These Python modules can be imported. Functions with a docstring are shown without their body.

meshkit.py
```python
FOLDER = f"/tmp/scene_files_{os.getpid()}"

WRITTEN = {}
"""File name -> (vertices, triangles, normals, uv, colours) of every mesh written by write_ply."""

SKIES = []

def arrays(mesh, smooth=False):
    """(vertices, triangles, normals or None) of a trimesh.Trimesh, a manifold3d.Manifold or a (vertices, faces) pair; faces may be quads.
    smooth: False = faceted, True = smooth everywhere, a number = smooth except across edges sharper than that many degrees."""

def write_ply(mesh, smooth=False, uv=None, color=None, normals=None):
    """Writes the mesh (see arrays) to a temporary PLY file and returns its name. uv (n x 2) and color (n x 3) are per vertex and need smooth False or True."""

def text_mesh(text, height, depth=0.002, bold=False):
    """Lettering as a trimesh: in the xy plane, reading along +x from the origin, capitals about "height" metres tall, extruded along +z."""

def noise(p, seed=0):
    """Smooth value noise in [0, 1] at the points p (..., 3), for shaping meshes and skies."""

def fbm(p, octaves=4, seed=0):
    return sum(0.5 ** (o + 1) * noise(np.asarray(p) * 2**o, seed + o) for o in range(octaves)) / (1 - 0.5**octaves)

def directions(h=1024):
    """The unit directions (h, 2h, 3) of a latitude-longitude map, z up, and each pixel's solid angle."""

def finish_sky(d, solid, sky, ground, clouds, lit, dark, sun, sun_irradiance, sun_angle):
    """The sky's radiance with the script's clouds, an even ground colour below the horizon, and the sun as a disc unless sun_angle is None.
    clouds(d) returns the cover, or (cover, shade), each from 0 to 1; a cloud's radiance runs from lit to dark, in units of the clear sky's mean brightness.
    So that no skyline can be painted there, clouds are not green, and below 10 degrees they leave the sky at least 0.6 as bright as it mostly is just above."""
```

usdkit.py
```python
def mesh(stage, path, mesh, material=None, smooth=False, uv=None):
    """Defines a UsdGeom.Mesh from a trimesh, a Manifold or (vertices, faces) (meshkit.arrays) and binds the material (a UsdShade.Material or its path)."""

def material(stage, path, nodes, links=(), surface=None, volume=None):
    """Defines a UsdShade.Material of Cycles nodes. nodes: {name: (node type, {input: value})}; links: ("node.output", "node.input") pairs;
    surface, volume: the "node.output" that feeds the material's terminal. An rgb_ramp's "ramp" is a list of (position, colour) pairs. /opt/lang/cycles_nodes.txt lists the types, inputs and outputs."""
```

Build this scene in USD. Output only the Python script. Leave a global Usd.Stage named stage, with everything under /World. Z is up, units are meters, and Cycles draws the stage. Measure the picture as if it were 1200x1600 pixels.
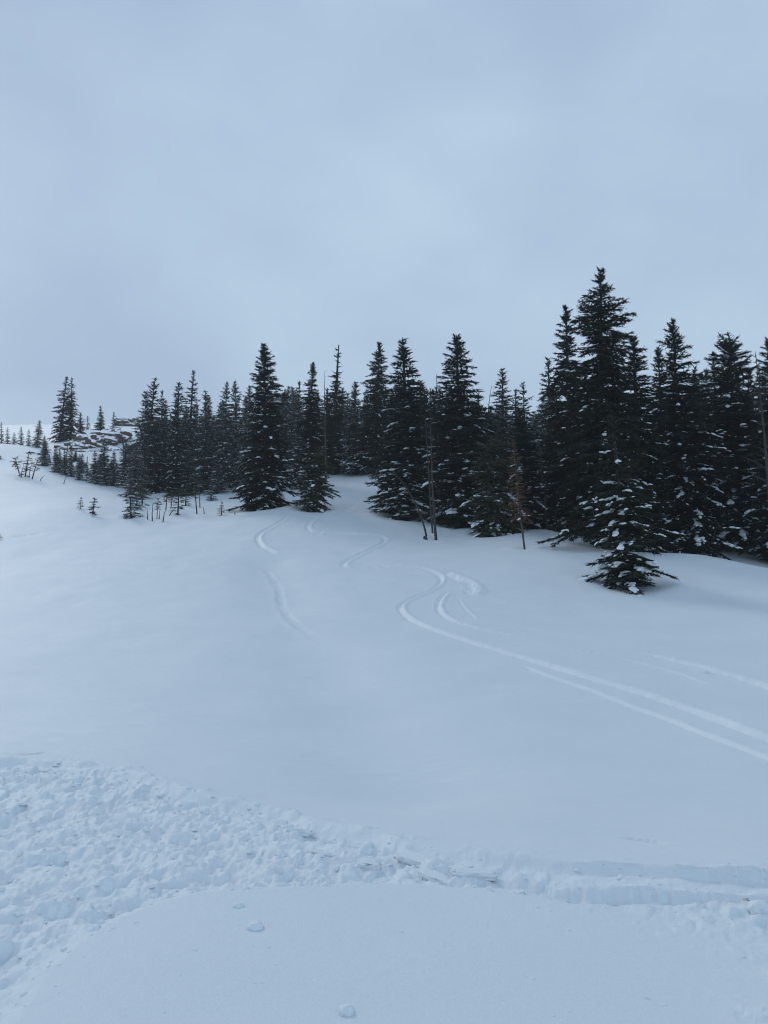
import math, random, numpy as np, trimesh, usdkit
from pxr import Usd, UsdGeom, UsdLux, UsdShade, Gf, Sdf, Vt
from scipy.interpolate import RBFInterpolator
from meshkit import fbm, noise

stage = Usd.Stage.CreateInMemory()
UsdGeom.SetStageUpAxis(stage, UsdGeom.Tokens.z)
UsdGeom.SetStageMetersPerUnit(stage, 1.0)
world = UsdGeom.Xform.Define(stage, '/World')
stage.SetDefaultPrim(world.GetPrim())
UsdGeom.Scope.Define(stage, '/World/Looks')

# ------------------------------------------------------------------ camera, sky, sun, exposure
CAM_Z, PITCH = 1.55, math.radians(9.0)
cam = UsdGeom.Camera.Define(stage, '/World/camera')
cam.CreateFocalLengthAttr(24.0)
cam.CreateHorizontalApertureAttr(24.0)
cam.CreateVerticalApertureAttr(32.0)
cam.CreateClippingRangeAttr(Gf.Vec2f(0.05, 5000.0))
cam.CreateExposureAttr(0.0)
cam.AddTranslateOp().Set(Gf.Vec3d(0, 0, CAM_Z))
cam.AddRotateXOp().Set(90.0 + math.degrees(PITCH))

SUN_AZ, SUN_EL = math.radians(-38.0), math.radians(36.0)      # azimuth from +y towards +x
SKY_STRENGTH = 0.10
CLOUD_A, CLOUD_B = (4.0, 5.25, 7.0), (5.6, 7.25, 8.7)
usdkit.material(stage, '/World/Looks/sky_look', {
    'tc': ('texture_coordinate', {}),
    'map': ('mapping', {'scale': (1.0, 1.0, 1.7), 'location': (2.34, 9.96, 4.7)}),
    'n': ('noise_texture', {'scale': 1.3, 'detail': 4.0, 'roughness': 0.48}),
    'n2': ('noise_texture', {'scale': 4.2, 'detail': 3.0, 'roughness': 0.5}),
    'add': ('math', {'math_type': 'multiply_add', 'value2': 0.28, 'value3': -0.14}),
    'sum': ('math', {'math_type': 'add'}),
    'r': ('rgb_ramp', {'ramp': [(0.34, CLOUD_A), (0.66, CLOUD_B)]}),
    'sky': ('sky_texture', {'sky_type': 'single_scattering', 'sun_disc': False, 'sun_elevation': SUN_EL, 'sun_rotation': SUN_AZ}),
    'sz': ('separate_xyz', {}), 'gr': ('rgb_ramp', {'ramp': [(0.0, (1.0, 1.0, 1.0)), (0.30, (1.0, 1.0, 1.0)), (0.65, (0.93, 0.935, 0.965)), (1.0, (0.74, 0.78, 0.87))]}), 'ml': ('mix', {'mix_type': 'multiply', 'fac': 1.0}),
    'mx': ('mix', {'fac': 0.975}),
    'bg': ('background_shader', {'strength': SKY_STRENGTH})},
    [('tc.generated', 'map.vector'), ('map.vector', 'n.vector'), ('map.vector', 'n2.vector'), ('n2.fac', 'add.value1'), ('n.fac', 'sum.value1'), ('add.value', 'sum.value2'),
     ('sum.value', 'r.fac'), ('sky.color', 'mx.color1'), ('r.color', 'ml.color1'), ('tc.generated', 'sz.vector'), ('sz.z', 'gr.fac'), ('gr.color', 'ml.color2'), ('ml.color', 'mx.color2'), ('mx.color', 'bg.color')], surface='bg.background')
dome = UsdLux.DomeLight.Define(stage, '/World/sky')
UsdShade.MaterialBindingAPI.Apply(dome.GetPrim()).Bind(UsdShade.Material.Get(stage, '/World/Looks/sky_look'))
dome.GetPrim().SetCustomDataByKey('kind', 'structure')
sun = UsdLux.DistantLight.Define(stage, '/World/sun')
sun.CreateNormalizeAttr(True)
sun.CreateIntensityAttr(0.24)
sun.CreateAngleAttr(18.0)
sun.CreateColorAttr(Gf.Vec3f(1.0, 0.97, 0.93))
sun.AddRotateXYZOp().Set(Gf.Vec3f(90.0 - math.degrees(SUN_EL), 0.0, 180.0 - math.degrees(SUN_AZ)))

# ------------------------------------------------------------------ helpers
used = {}
def numbered(name):
    k = used.get(name, 0); used[name] = k + 1
    return name if k == 0 else f'{name}_{k:03d}'

def tag(prim, label=None, cat=None, group=None, kind=None):
    for key, val in (('label', label), ('category', cat), ('group', group), ('kind', kind)):
        if val: prim.SetCustomDataByKey(key, val)
    return prim

def obj(path, mesh, mat, smooth=False):
    return usdkit.mesh(stage, path, mesh, f'/World/Looks/{mat}', smooth=smooth).GetPrim()

def join(parts):
    vs, fs, n = [], [], 0
    for v, f in parts:
        vs.append(np.asarray(v, float)); fs.append(np.asarray(f, int) + n); n += len(v)
    return np.vstack(vs), np.vstack(fs)

def ray(u, v):
    a, b = (u - 600) / 1200.0, (800 - v) / 1200.0
    return np.array([a, math.cos(PITCH) - b * math.sin(PITCH), math.sin(PITCH) + b * math.cos(PITCH)])

def at_depth(u, v, Y):
    d = ray(u, v)
    return np.array([0, 0, CAM_Z]) + d * (Y / d[1])

def smoothstep(a, b, x):
    t = np.clip((x - a) / (b - a), 0, 1)
    return t * t * (3 - 2 * t)

# ------------------------------------------------------------------ materials
def mat(name, nodes, links, surface='p.BSDF', volume=None):
    usdkit.material(stage, f'/World/Looks/{name}', nodes, links, surface=surface, volume=volume)

mat('snow_ground', {
    'tc': ('geometry', {}), 'at': ('attribute', {'attribute': 'disturbed'}),
    'n': ('noise_texture', {'scale': 90.0, 'detail': 5.0, 'roughness': 0.62}),
    'n1': ('noise_texture', {'scale': 11.0, 'detail': 4.0, 'roughness': 0.6}),
    'n3': ('noise_texture', {'scale': 0.6, 'detail': 3.0, 'roughness': 0.5}),
    'b': ('bump', {'strength': 0.5, 'distance': 0.005}), 'b1': ('bump', {'strength': 0.45, 'distance': 0.014}),
    'r': ('rgb_ramp', {'ramp': [(0.3, (0.635, 0.69, 0.725)), (0.7, (0.67, 0.72, 0.75))]}),
    'mx': ('mix', {'color2': (0.74, 0.785, 0.81)}),
    'p': ('principled_bsdf', {'roughness': 0.62, 'specular_ior_level': 0.25})},
    [('tc.position', 'n.vector'), ('tc.position', 'n1.vector'), ('tc.position', 'n3.vector'), ('n.fac', 'b.height'), ('n1.fac', 'b1.height'), ('b1.normal', 'b.normal'), ('b.normal', 'p.normal'),
     ('n3.fac', 'r.fac'), ('r.color', 'mx.color1'), ('at.fac', 'mx.fac'), ('mx.color', 'p.base_color')])
mat('snow_lump', {
    'tc': ('geometry', {}), 'n': ('noise_texture', {'scale': 60.0, 'detail': 4.0, 'roughness': 0.6}),
    'b': ('bump', {'strength': 0.4, 'distance': 0.006}),
    'p': ('principled_bsdf', {'base_color': (0.69, 0.735, 0.76), 'roughness': 0.65, 'specular_ior_level': 0.2})},
    [('tc.position', 'n.vector'), ('n.fac', 'b.height'), ('b.normal', 'p.normal')])

def foliage(name, dark, light, dust):
    mat(name, {
        'tc': ('texture_coordinate', {}), 'g': ('geometry', {}), 'oi': ('object_info', {}),
        'n': ('noise_texture', {'scale': 1.1, 'detail': 3.0}), 'nf': ('noise_texture', {'scale': 7.0, 'detail': 2.0}),
        'r': ('rgb_ramp', {'ramp': [(0.3, dark), (0.7, light)]}),
        'rv': ('map_range', {'from_min': 0.0, 'from_max': 1.0, 'to_min': 0.7, 'to_max': 1.25}),
        'h': ('hsv', {}),
        's': ('separate_xyz', {}), 'az': ('math', {'math_type': 'absolute'}),
        'up': ('map_range', {'from_min': 0.45, 'from_max': 0.9, 'to_min': 0.0, 'to_max': 1.0, 'clamp': True}),
        'dn': ('map_range', {'from_min': 0.5, 'from_max': 0.68, 'to_min': 0.0, 'to_max': dust, 'clamp': True}),
        'm': ('math', {'math_type': 'multiply'}),
        'mx': ('mix', {'color2': (0.8, 0.82, 0.84)}),
        'p': ('principled_bsdf', {'roughness': 0.75, 'specular_ior_level': 0.06})},
        [('tc.object', 'n.vector'), ('tc.object', 'nf.vector'), ('n.fac', 'r.fac'), ('oi.random', 'rv.value'), ('r.color', 'h.color'), ('rv.result', 'h.value'),
         ('g.true_normal', 's.vector'), ('s.z', 'az.value1'), ('az.value', 'up.value'), ('nf.fac', 'dn.value'), ('up.result', 'm.value1'), ('dn.result', 'm.value2'),
         ('m.value', 'mx.fac'), ('h.color', 'mx.color1'), ('mx.color', 'p.base_color')])

foliage('needles_dark', (0.010, 0.016, 0.013), (0.024, 0.032, 0.024), 0.14)
foliage('needles_green', (0.013, 0.018, 0.011), (0.030, 0.035, 0.021), 0.2)
foliage('needles_olive', (0.030, 0.036, 0.018), (0.062, 0.065, 0.034), 0.3)
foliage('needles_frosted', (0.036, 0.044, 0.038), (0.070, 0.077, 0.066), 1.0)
foliage('needles_rust', (0.075, 0.034, 0.016), (0.14, 0.065, 0.03), 0.2)

def wood(name, a, b):
    mat(name, {
        'tc': ('texture_coordinate', {}), 'map': ('mapping', {'scale': (14.0, 14.0, 3.0)}), 'n': ('noise_texture', {'scale': 1.0, 'detail': 5.0, 'roughness': 0.65}),
        'r': ('rgb_ramp', {'ramp': [(0.3, a), (0.7, b)]}), 'bp': ('bump', {'strength': 0.6, 'distance': 0.02}),
        'p': ('principled_bsdf', {'roughness': 0.85, 'specular_ior_level': 0.15})},
        [('tc.object', 'map.vector'), ('map.vector', 'n.vector'), ('n.fac', 'r.fac'), ('r.color', 'p.base_color'), ('n.fac', 'bp.height'), ('bp.normal', 'p.normal')])
wood('bark_dark', (0.03, 0.027, 0.025), (0.085, 0.078, 0.072))
wood('bark_grey', (0.04, 0.037, 0.035), (0.11, 0.103, 0.097))

mat('rock_look', {
    'tc': ('geometry', {}), 'n': ('noise_texture', {'scale': 0.55, 'detail': 6.0, 'roughness': 0.65}), 'map': ('mapping', {'scale': (0.25, 0.25, 2.2), 'rotation': (0.12, 0.16, 0.0)}),
    'ns': ('noise_texture', {'scale': 1.0, 'detail': 5.0, 'roughness': 0.6}),
    'r': ('rgb_ramp', {'ramp': [(0.3, (0.06, 0.045, 0.038)), (0.5, (0.12, 0.085, 0.068)), (0.62, (0.15, 0.13, 0.118)), (0.75, (0.085, 0.08, 0.075))]}),
    's': ('separate_xyz', {}), 'nz': ('noise_texture', {'scale': 0.9, 'detail': 4.0}),
    'ad': ('math', {'math_type': 'multiply_add', 'value2': 0.9, 'value3': -0.45}), 'sm': ('math', {'math_type': 'add'}),
    'up': ('map_range', {'from_min': 0.10, 'from_max': 0.30, 'to_min': 0.0, 'to_max': 1.0, 'clamp': True}),
    'mx': ('mix', {'color2': (0.86, 0.875, 0.89)}), 'bp': ('bump', {'strength': 0.8, 'distance': 0.15}),
    'p': ('principled_bsdf', {'roughness': 0.85, 'specular_ior_level': 0.2})},
    [('tc.position', 'n.vector'), ('tc.position', 'map.vector'), ('map.vector', 'ns.vector'), ('ns.fac', 'r.fac'), ('tc.normal', 's.vector'), ('tc.position', 'nz.vector'), ('nz.fac', 'ad.value1'),
     ('s.z', 'sm.value1'), ('ad.value', 'sm.value2'), ('sm.value', 'up.value'), ('up.result', 'mx.fac'), ('r.color', 'mx.color1'), ('mx.color', 'p.base_color'), ('n.fac', 'bp.height'), ('bp.normal', 'p.normal')])

# ------------------------------------------------------------------ terrain: slope z / r over (bearing, ln r)
CTRL = [  # photo column, row, distance ahead (m)
    (0, 1340, 5.4), (600, 1340, 5.5), (1200, 1340, 5.5), (0, 1180, 9.0), (300, 1220, 8.0), (600, 1250, 7.5), (900, 1270, 7.2), (1200, 1280, 7.2),
    (0, 1100, 13), (300, 1110, 12.5), (600, 1120, 12.5), (900, 1130, 12), (1200, 1150, 11.5),
    (0, 1000, 21), (300, 1005, 20.5), (600, 1010, 20), (900, 1020, 19.5), (1200, 1035, 18.5),
    (0, 920, 31), (300, 925, 30), (600, 930, 29), (800, 940, 28), (985, 918, 30.5), (1200, 945, 27),
    (1200, 886, 35), (1100, 863, 37.5), (1020, 863, 38), (920, 850, 39.5), (850, 842, 41),
    (0, 838, 47), (200, 815, 54), (300, 803, 56), (410, 797, 55), (490, 798, 54), (600, 825, 49), (680, 843, 45), (770, 836, 46),
    (0, 780, 62), (100, 775, 64), (130, 800, 56), (60, 735, 82), (0, 692, 100), (25, 712, 92), (190, 757, 80), (130, 745, 83), (240, 775, 70),
    (560, 742, 76), (520, 760, 70), (600, 742, 74), (850, 760, 62), (860, 725, 78), (1000, 868, 41.5), (1100, 872, 42), (1220, 895, 40), (1000, 815, 54), (1100, 818, 53), (1200, 825, 51), (1200, 760, 70), (1050, 760, 75),
    (330, 760, 78), (400, 745, 78), (300, 730, 95), (720, 760, 66), (700, 710, 95), (560, 705, 100), (420, 700, 110),
    (100, 697, 112), (150, 682, 116), (192, 674, 118), (60, 690, 125), (0, 676, 150), (150, 663, 150), (230, 668, 150), (60, 666, 230), (0, 664, 260), (140, 664, 230),
    (400, 670, 170), (600, 665, 170), (800, 655, 150), (1000, 665, 140), (1200, 670, 130), (-300, 690, 110), (-300, 666, 250), (1500, 860, 38), (1500, 680, 120), (-300, 850, 45), (-300, 1000, 21), (1500, 1040, 18),
    (400, 660, 320), (800, 650, 320), (1200, 660, 320), (100, 666, 380), (-300, 666, 380), (1500, 670, 320)]
pts, val = [], []
for u, v, Y in CTRL:
    p = at_depth(u, v, Y); r = math.hypot(p[0], p[1])
    pts.append((1.6 * math.atan2(p[0], p[1]), math.log(r))); val.append(p[2] / r)
for th in (-60, -40, -20, 0, 20, 40, 60):
    for r in (0.8, 2.0, 3.6): pts.append((1.6 * math.radians(th), math.log(r))); val.append(0.0)
RBF = RBFInterpolator(np.array(pts), np.array(val), kernel='thin_plate_spline', smoothing=2e-4)
LN0, LN1 = math.log(0.5), math.log(600.0)
TH = np.linspace(-math.pi / 2, math.pi / 2, 361); LR = np.linspace(LN0, LN1, 420)
gt, gl = np.meshgrid(np.clip(TH, -1.0, 1.0), LR, indexing='ij')
QG = RBF(np.stack([1.6 * gt.ravel(), gl.ravel()], 1)).reshape(gt.shape)
QG = np.where(gl < math.log(4.5), QG * smoothstep(math.log(1.5), math.log(4.5), gl), QG)
from scipy.ndimage import map_coordinates, gaussian_filter
QG = gaussian_filter(QG, (2, 2))

def base_z(x, y):
    x, y = np.atleast_1d(np.asarray(x, float)), np.atleast_1d(np.asarray(y, float))
    r = np.maximum(np.hypot(x, y), 0.5); th = np.arctan2(x, y)
    i = (np.clip(th, -math.pi / 2, math.pi / 2) + math.pi / 2) / math.pi * 360
    j = (np.log(np.minimum(r, 600)) - LN0) / (LN1 - LN0) * 419
    q = map_coordinates(QG, [i, j], order=1, mode='nearest')
    w = smoothstep(math.radians(55), math.radians(110), np.abs(th))
    z = r * (q * (1 - w) - 0.10 * w * np.minimum(1, r / 30))
    p = np.stack([x * 0.16, y * 0.09, np.zeros_like(x)], -1)
    amp = smoothstep(6, 16, r) * 0.30
    z = z + (fbm(p, 3, 5) - 0.5) * amp
    p = np.stack([x * 0.9 + 3, y * 0.55, np.zeros_like(x)], -1)
    z = z + (fbm(p, 2, 9) - 0.5) * 0.045 * smoothstep(2, 8, r)
    return z

RR = np.exp(np.linspace(math.log(2.0), math.log(480), 1500))
def gp(u, v):
    """where the ray of a photo point meets the smooth snow"""
    d = ray(u, v); h = math.hypot(d[0], d[1])
    x, y = RR * d[0] / h, RR * d[1] / h
    diff = CAM_Z + RR * d[2] / h - base_z(x, y)
    k = np.nonzero(diff < 0)[0]
    if len(k) == 0: r = 200.0
    elif k[0] == 0: r = -CAM_Z * h / d[2]
    else:
        a, b = diff[k[0] - 1], diff[k[0]]; r = RR[k[0] - 1] + (RR[k[0]] - RR[k[0] - 1]) * a / (a - b)
    return np.array([r * d[0] / h, r * d[1] / h])

def poly_dist(px, py, line):
    """distance to a polyline, signed side, and the share of its length at the nearest point"""
    best = np.full(px.shape, 1e9); side = np.zeros(px.shape); along = np.zeros(px.shape)
    seg = np.linalg.norm(np.diff(line, axis=0), axis=1); cum = np.concatenate([[0], np.cumsum(seg)])
    for k in range(len(line) - 1):
        a, b = line[k], line[k + 1]; d = b - a; L2 = max(d @ d, 1e-12)
        t = np.clip(((px - a[0]) * d[0] + (py - a[1]) * d[1]) / L2, 0, 1)
        ex, ey = px - a[0] - t * d[0], py - a[1] - t * d[1]; dd = np.hypot(ex, ey)
        m = dd < best
        best[m] = dd[m]; side[m] = np.sign(d[0] * ey - d[1] * ex)[m]; along[m] = (cum[k] + t * seg[k])[m]
    return best, side, along / cum[-1], along

def spline(line, n=6):
    line = np.asarray(line, float)
    from scipy.interpolate import CubicSpline
    c = np.concatenate([[0], np.cumsum(np.maximum(np.linalg.norm(np.diff(line, axis=0), axis=1), 1e-6))])
    return CubicSpline(c, line)(np.linspace(0, c[-1], n * len(line)))

# the ground sheet: a graded net of rings and bearings, finest near and ahead, out to the skyline
fine = np.radians(np.arange(-37, 37.001, 0.09))
coarse_r = np.radians(np.concatenate([np.linspace(37.3, 62, 56), np.linspace(64, 180, 36)[:-1]]))
TV = np.concatenate([-coarse_r[::-1], fine, coarse_r, [math.pi]])
RV = np.concatenate([[0.25, 0.8, 1.3, 1.8, 2.2], np.exp(np.arange(math.log(2.5), math.log(10.5), 0.0048)), np.exp(np.arange(math.log(10.5), math.log(32), 0.005)), np.exp(np.arange(math.log(32), math.log(60), 0.0075)), np.exp(np.arange(math.log(60), math.log(520), 0.028))])
tt, rr = np.meshgrid(TV, RV, indexing='ij')
GX, GY = rr * np.sin(tt), rr * np.cos(tt)
GZ = base_z(GX, GY)
DIST = np.zeros_like(GZ)

mid = (rr > 5) & (rr < 45) & (np.abs(tt) < math.radians(40))
hollow = spline([gp(*p) for p in ((425, 875), (440, 930), (480, 1000), (520, 1060), (560, 1130), (620, 1210))], 4)
dh, sh = poly_dist(GX[mid], GY[mid], hollow)[:2]
GZ[mid] += -0.26 * np.exp(-(dh / 1.4) ** 2)
Pm = np.stack([GX[mid], GY[mid], 0 * GX[mid]], -1)
wm = smoothstep(0.45, 0.7, fbm(Pm * 0.35 + 5, 3, 83)) * smoothstep(5, 9, rr[mid])
GZ[mid] += wm * (fbm(Pm * np.array([1.6, 5.0, 1]), 3, 84) - 0.5) * 0.035 + (fbm(Pm * np.array([3.0, 4.0, 1]), 3, 85) - 0.5) * 0.012
def region(lo, hi):
    return (rr > lo) & (rr < hi) & (np.abs(tt) < math.radians(72))

# --- churned snow and the deep track in front
top_px = [(-420, 1165), (-200, 1172), (-80, 1176), (0, 1181), (90, 1190), (200, 1200), (270, 1220), (330, 1237), (430, 1258), (500, 1280), (600, 1302), (640, 1318), (700, 1330), (800, 1345), (840, 1352), (900, 1362), (1000, 1371), (1100, 1378), (1200, 1383), (1330, 1388), (1500, 1392), (2000, 1400), (2700, 1405)]
bot_px = [(2700, 1440), (2000, 1436), (1500, 1430), (1330, 1428), (1200, 1424), (1100, 1421), (1000, 1419), (900, 1413), (820, 1400), (760, 1391), (640, 1383), (560, 1381), (450, 1388), (380, 1392), (300, 1398), (230, 1417), (180, 1442), (130, 1473), (90, 1512), (60, 1552), (30, 1602), (-8, 1680), (-50, 1780)]
top_w = np.array([gp(*p) for p in top_px]); bot_w = np.array([gp(*p) for p in bot_px])
churn = np.vstack([top_w, bot_w, [gp(-420, 1780)]])
import shapely
area = shapely.Polygon(churn).buffer(0)
near = region(2.0, 14.0)
nx, ny = GX[near], GY[near]
wob = 0.16 * (fbm(np.stack([nx * 2.2, ny * 2.2, 0 * nx], -1), 3, 21) - 0.5) + 0.02 * (fbm(np.stack([nx * 11, ny * 11, 0 * nx], -1), 2, 22) - 0.5)
inside = shapely.contains_xy(area, nx, ny)
dtop = poly_dist(nx, ny, top_w)[0]; dbot = poly_dist(nx, ny, bot_w)[0]
sgn = np.where(inside, 1.0, -1.0)
right = smoothstep(0.2, 1.6, nx)                       # 0 = wide churned apron, 1 = narrow double groove
st = sgn * dtop + wob * (0.8 - 0.55 * right); sb = sgn * dbot + wob * (0.25 + 0.5 * right)
cut = smoothstep(0.0, 0.045 + 0.13 * (1 - right), st) * smoothstep(0.0, 0.06 + 0.16 * (1 - right), sb)
cut = np.where(inside | (np.minimum(dtop, dbot) < 0.12), cut, 0.0)
cut = np.where((~inside) & (np.minimum(st, sb) <= 0), 0.0, cut)
P3 = np.stack([nx, ny, 0 * nx], -1)
bill = np.abs(fbm(P3 * 3.2, 4, 31) - 0.5) * 2
lump = fbm(P3 * 6.5, 4, 33) - 0.5
clod = smoothstep(0.52, 0.72, noise(P3 * 9.0, 41)) * 0.6 + smoothstep(0.55, 0.75, noise(P3 * 17.0, 42)) * 0.35 + smoothstep(0.55, 0.75, noise(P3 * 31.0, 43)) * 0.18
pit = -smoothstep(0.58, 0.78, noise(P3 * 5.3 + 7, 45)) * 0.045 - smoothstep(0.6, 0.8, noise(P3 * 13.0 + 3, 46)) * 0.022
big = smoothstep(0.56, 0.62, noise(P3 * 4.2 + 11, 48) + 0.10 * lump) * 0.05
fine_ = (fbm(P3 * 19.0, 3, 49) - 0.5) * 0.03
rough = (lump * 0.07 + bill * 0.035 + clod * 0.028 + pit * 0.7 + big * 0.55 + fine_ + (fbm(P3 * 1.4, 2, 47) - 0.5) * 0.12) * (1 - 0.55 * right) * (0.35 + 0.65 * smoothstep(0.0, 0.35, dtop))
tot = np.maximum(dtop + dbot, 1e-6); w01 = dtop / tot        # 0 at the far bank, 1 at the near edge
ridge = -0.068 * smoothstep(0.42, 0.52, w01 + 0.25 * lump) * right
depth = 0.075 * (1 - right) + 0.055 * right
lift = 0.07 * right * np.where(inside, 1 - w01, np.where(dtop < dbot, np.exp(-(dtop / 2.2) ** 2), 0.0))
GZ[near] += lift + cut * (-depth + ridge + rough)
# thrown-up rims and the spray of lumps on the near side
rim = np.exp(-(dtop / 0.16) ** 2) * (1 - cut) * (0.012 + 0.10 * np.maximum(lump, 0)) * (1 - 0.7 * right)
spray = np.where(inside, 0, np.exp(-(dbot / 0.42) ** 2)) * (1 - cut) * smoothstep(0.9, 2.2, nx + 0.4 * (fbm(P3 * 1.5, 2, 52) - 0.5))
GZ[near] += rim + spray * (0.055 * np.maximum(clod, 0) + 0.05 * np.maximum(lump, -0.1) + 0.02)
soft = np.where(inside, 0, 1) * smoothstep(-0.2, 0.4, -(ny - 4.9)) * (1 - cut)
patch = smoothstep(0.5, 0.66, fbm(P3 * 1.1, 3, 61))
GZ[near] += soft * patch * (0.05 * (clod + 0.8 * lump))
DIST[near] = np.clip(cut * 0.28 + spray * 0.5 * clod + soft * patch * clod * 0.3, 0, 1)

# --- ski and snowboard tracks farther up the slope: a groove with a thrown berm
def track(px, w, depth, berm, rough=0.4, berm_side=1, fade=0.08, bright=0.6, smooth=True):
    line = np.array([gp(*p) for p in px])
    if smooth and len(line) > 2: line = spline(line)
    lo, hi = np.hypot(*line.T).min() - 2, np.hypot(*line.T).max() + 2
    m = region(max(lo, 2), hi); x, y = GX[m], GY[m]
    b0, b1 = line.min(0) - 2, line.max(0) + 2
    k = (x > b0[0]) & (x < b1[0]) & (y > b0[1]) & (y < b1[1]); x, y = x[k], y[k]
    d, s, al, arc = poly_dist(x, y, line)
    P = np.stack([x, y, 0 * x], -1)
    nz = fbm(P * 3.1, 3, 71) - 0.5; cl = smoothstep(0.5, 0.72, noise(P * 4.3, 72))
    d = d + nz * w * 0.7 * rough
    f = smoothstep(0, fade, al) * smoothstep(0, fade, 1 - al) * (0.75 + 0.5 * noise(P * 0.8, 73))
    g = np.exp(-(d / (0.5 * w)) ** 4) * (-depth)
    bm = np.exp(-((s * d * berm_side - 0.85 * w) / (0.45 * w)) ** 2) * berm
    dz = f * (g + bm + rough * (np.exp(-(d / (1.0 * w)) ** 2)) * (nz * 0.06 + cl * 0.035))
    zz = GZ[m]; zz[k] += dz; GZ[m] = zz
    dd = DIST[m]; dd[k] = np.maximum(dd[k], np.clip(0.75 * bright * f * np.exp(-(d / (1.1 * w)) ** 2), 0, 1)); DIST[m] = dd

track([(448, 806), (436, 816), (420, 825), (404, 836), (403, 846), (414, 857), (436, 865)], 0.27, 0.085, 0.05, 0.4, bright=0.45)
track([(412, 872), (420, 888), (436, 912), (440, 935), (455, 955), (480, 975), (515, 1000)], 0.30, 0.035, 0.012, 0.45, berm_side=-1, fade=0.25, bright=0.0)
track([(553, 792), (540, 800), (510, 808)], 0.35, 0.06, 0.04, 0.5, bright=0.3)
track([(500, 808), (487, 814), (480, 824), (490, 831), (520, 834), (556, 834), (585, 836), (600, 842), (590, 852), (570, 862), (545, 874), (536, 884), (548, 890)], 0.26, 0.08, 0.05, 0.4, bright=0.45)
track([(640, 884), (672, 892), (688, 902), (684, 914), (660, 928), (632, 940), (624, 950), (634, 964), (665, 980), (710, 996), (770, 1015), (840, 1036), (920, 1060), (1000, 1084), (1080, 1112), (1150, 1138), (1230, 1166), (1330, 1200)], 0.19, 0.065, 0.05, 0.28, berm_side=1, fade=0.03)
track([(560, 784), (545, 794), (520, 803), (500, 808)], 0.2, 0.05, 0.03, 0.3, bright=0.3)
track([(548, 890), (580, 888), (612, 884), (640, 884)], 0.2, 0.05, 0.03, 0.6, bright=0.3)
track([(880, 1012), (930, 1020), (975, 1026)], 0.08, 0.03, 0.02, 0.3, bright=0.4, fade=0.3)
track([(812, 1040), (860, 1058), (950, 1090), (1040, 1124), (1130, 1159), (1230, 1197), (1330, 1235)], 0.12, 0.045, 0.03, 0.0, fade=0.06, bright=0.8)
track([(690, 896), (712, 904), (734, 916), (728, 930)], 0.42, 0.06, 0.08, 1.0)
track([(700, 925), (686, 938), (684, 952), (698, 966), (730, 978), (775, 988), (830, 996)], 0.19, 0.07, 0.05, 0.5, fade=0.1)
track([(716, 935), (730, 955), (745, 968)], 0.10, 0.03, 0.03, 0.3, bright=0.4)
track([(955, 1026), (1000, 1036), (1050, 1050), (1110, 1072)], 0.10, 0.04, 0.03, 0.2, fade=0.2, bright=0.7)
track([(985, 1019), (1040, 1030), (1090, 1042), (1140, 1056), (1200, 1076), (1290, 1104)], 0.20, 0.06, 0.05, 0.8, fade=0.15)
track([(966, 1320), (1005, 1326), (1048, 1333)], 0.07, 0.055, 0.0, 0.0, fade=0.35, bright=0.0)
track([(-30, 1178), (30, 1181), (78, 1174)], 0.06, 0.05, 0.0, 0.2, fade=0.2, bright=0.0)
track([(15, 839), (40, 837), (66, 834)], 0.3, 0.10, 0.0, 0.2, fade=0.3, bright=0.0)

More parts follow.
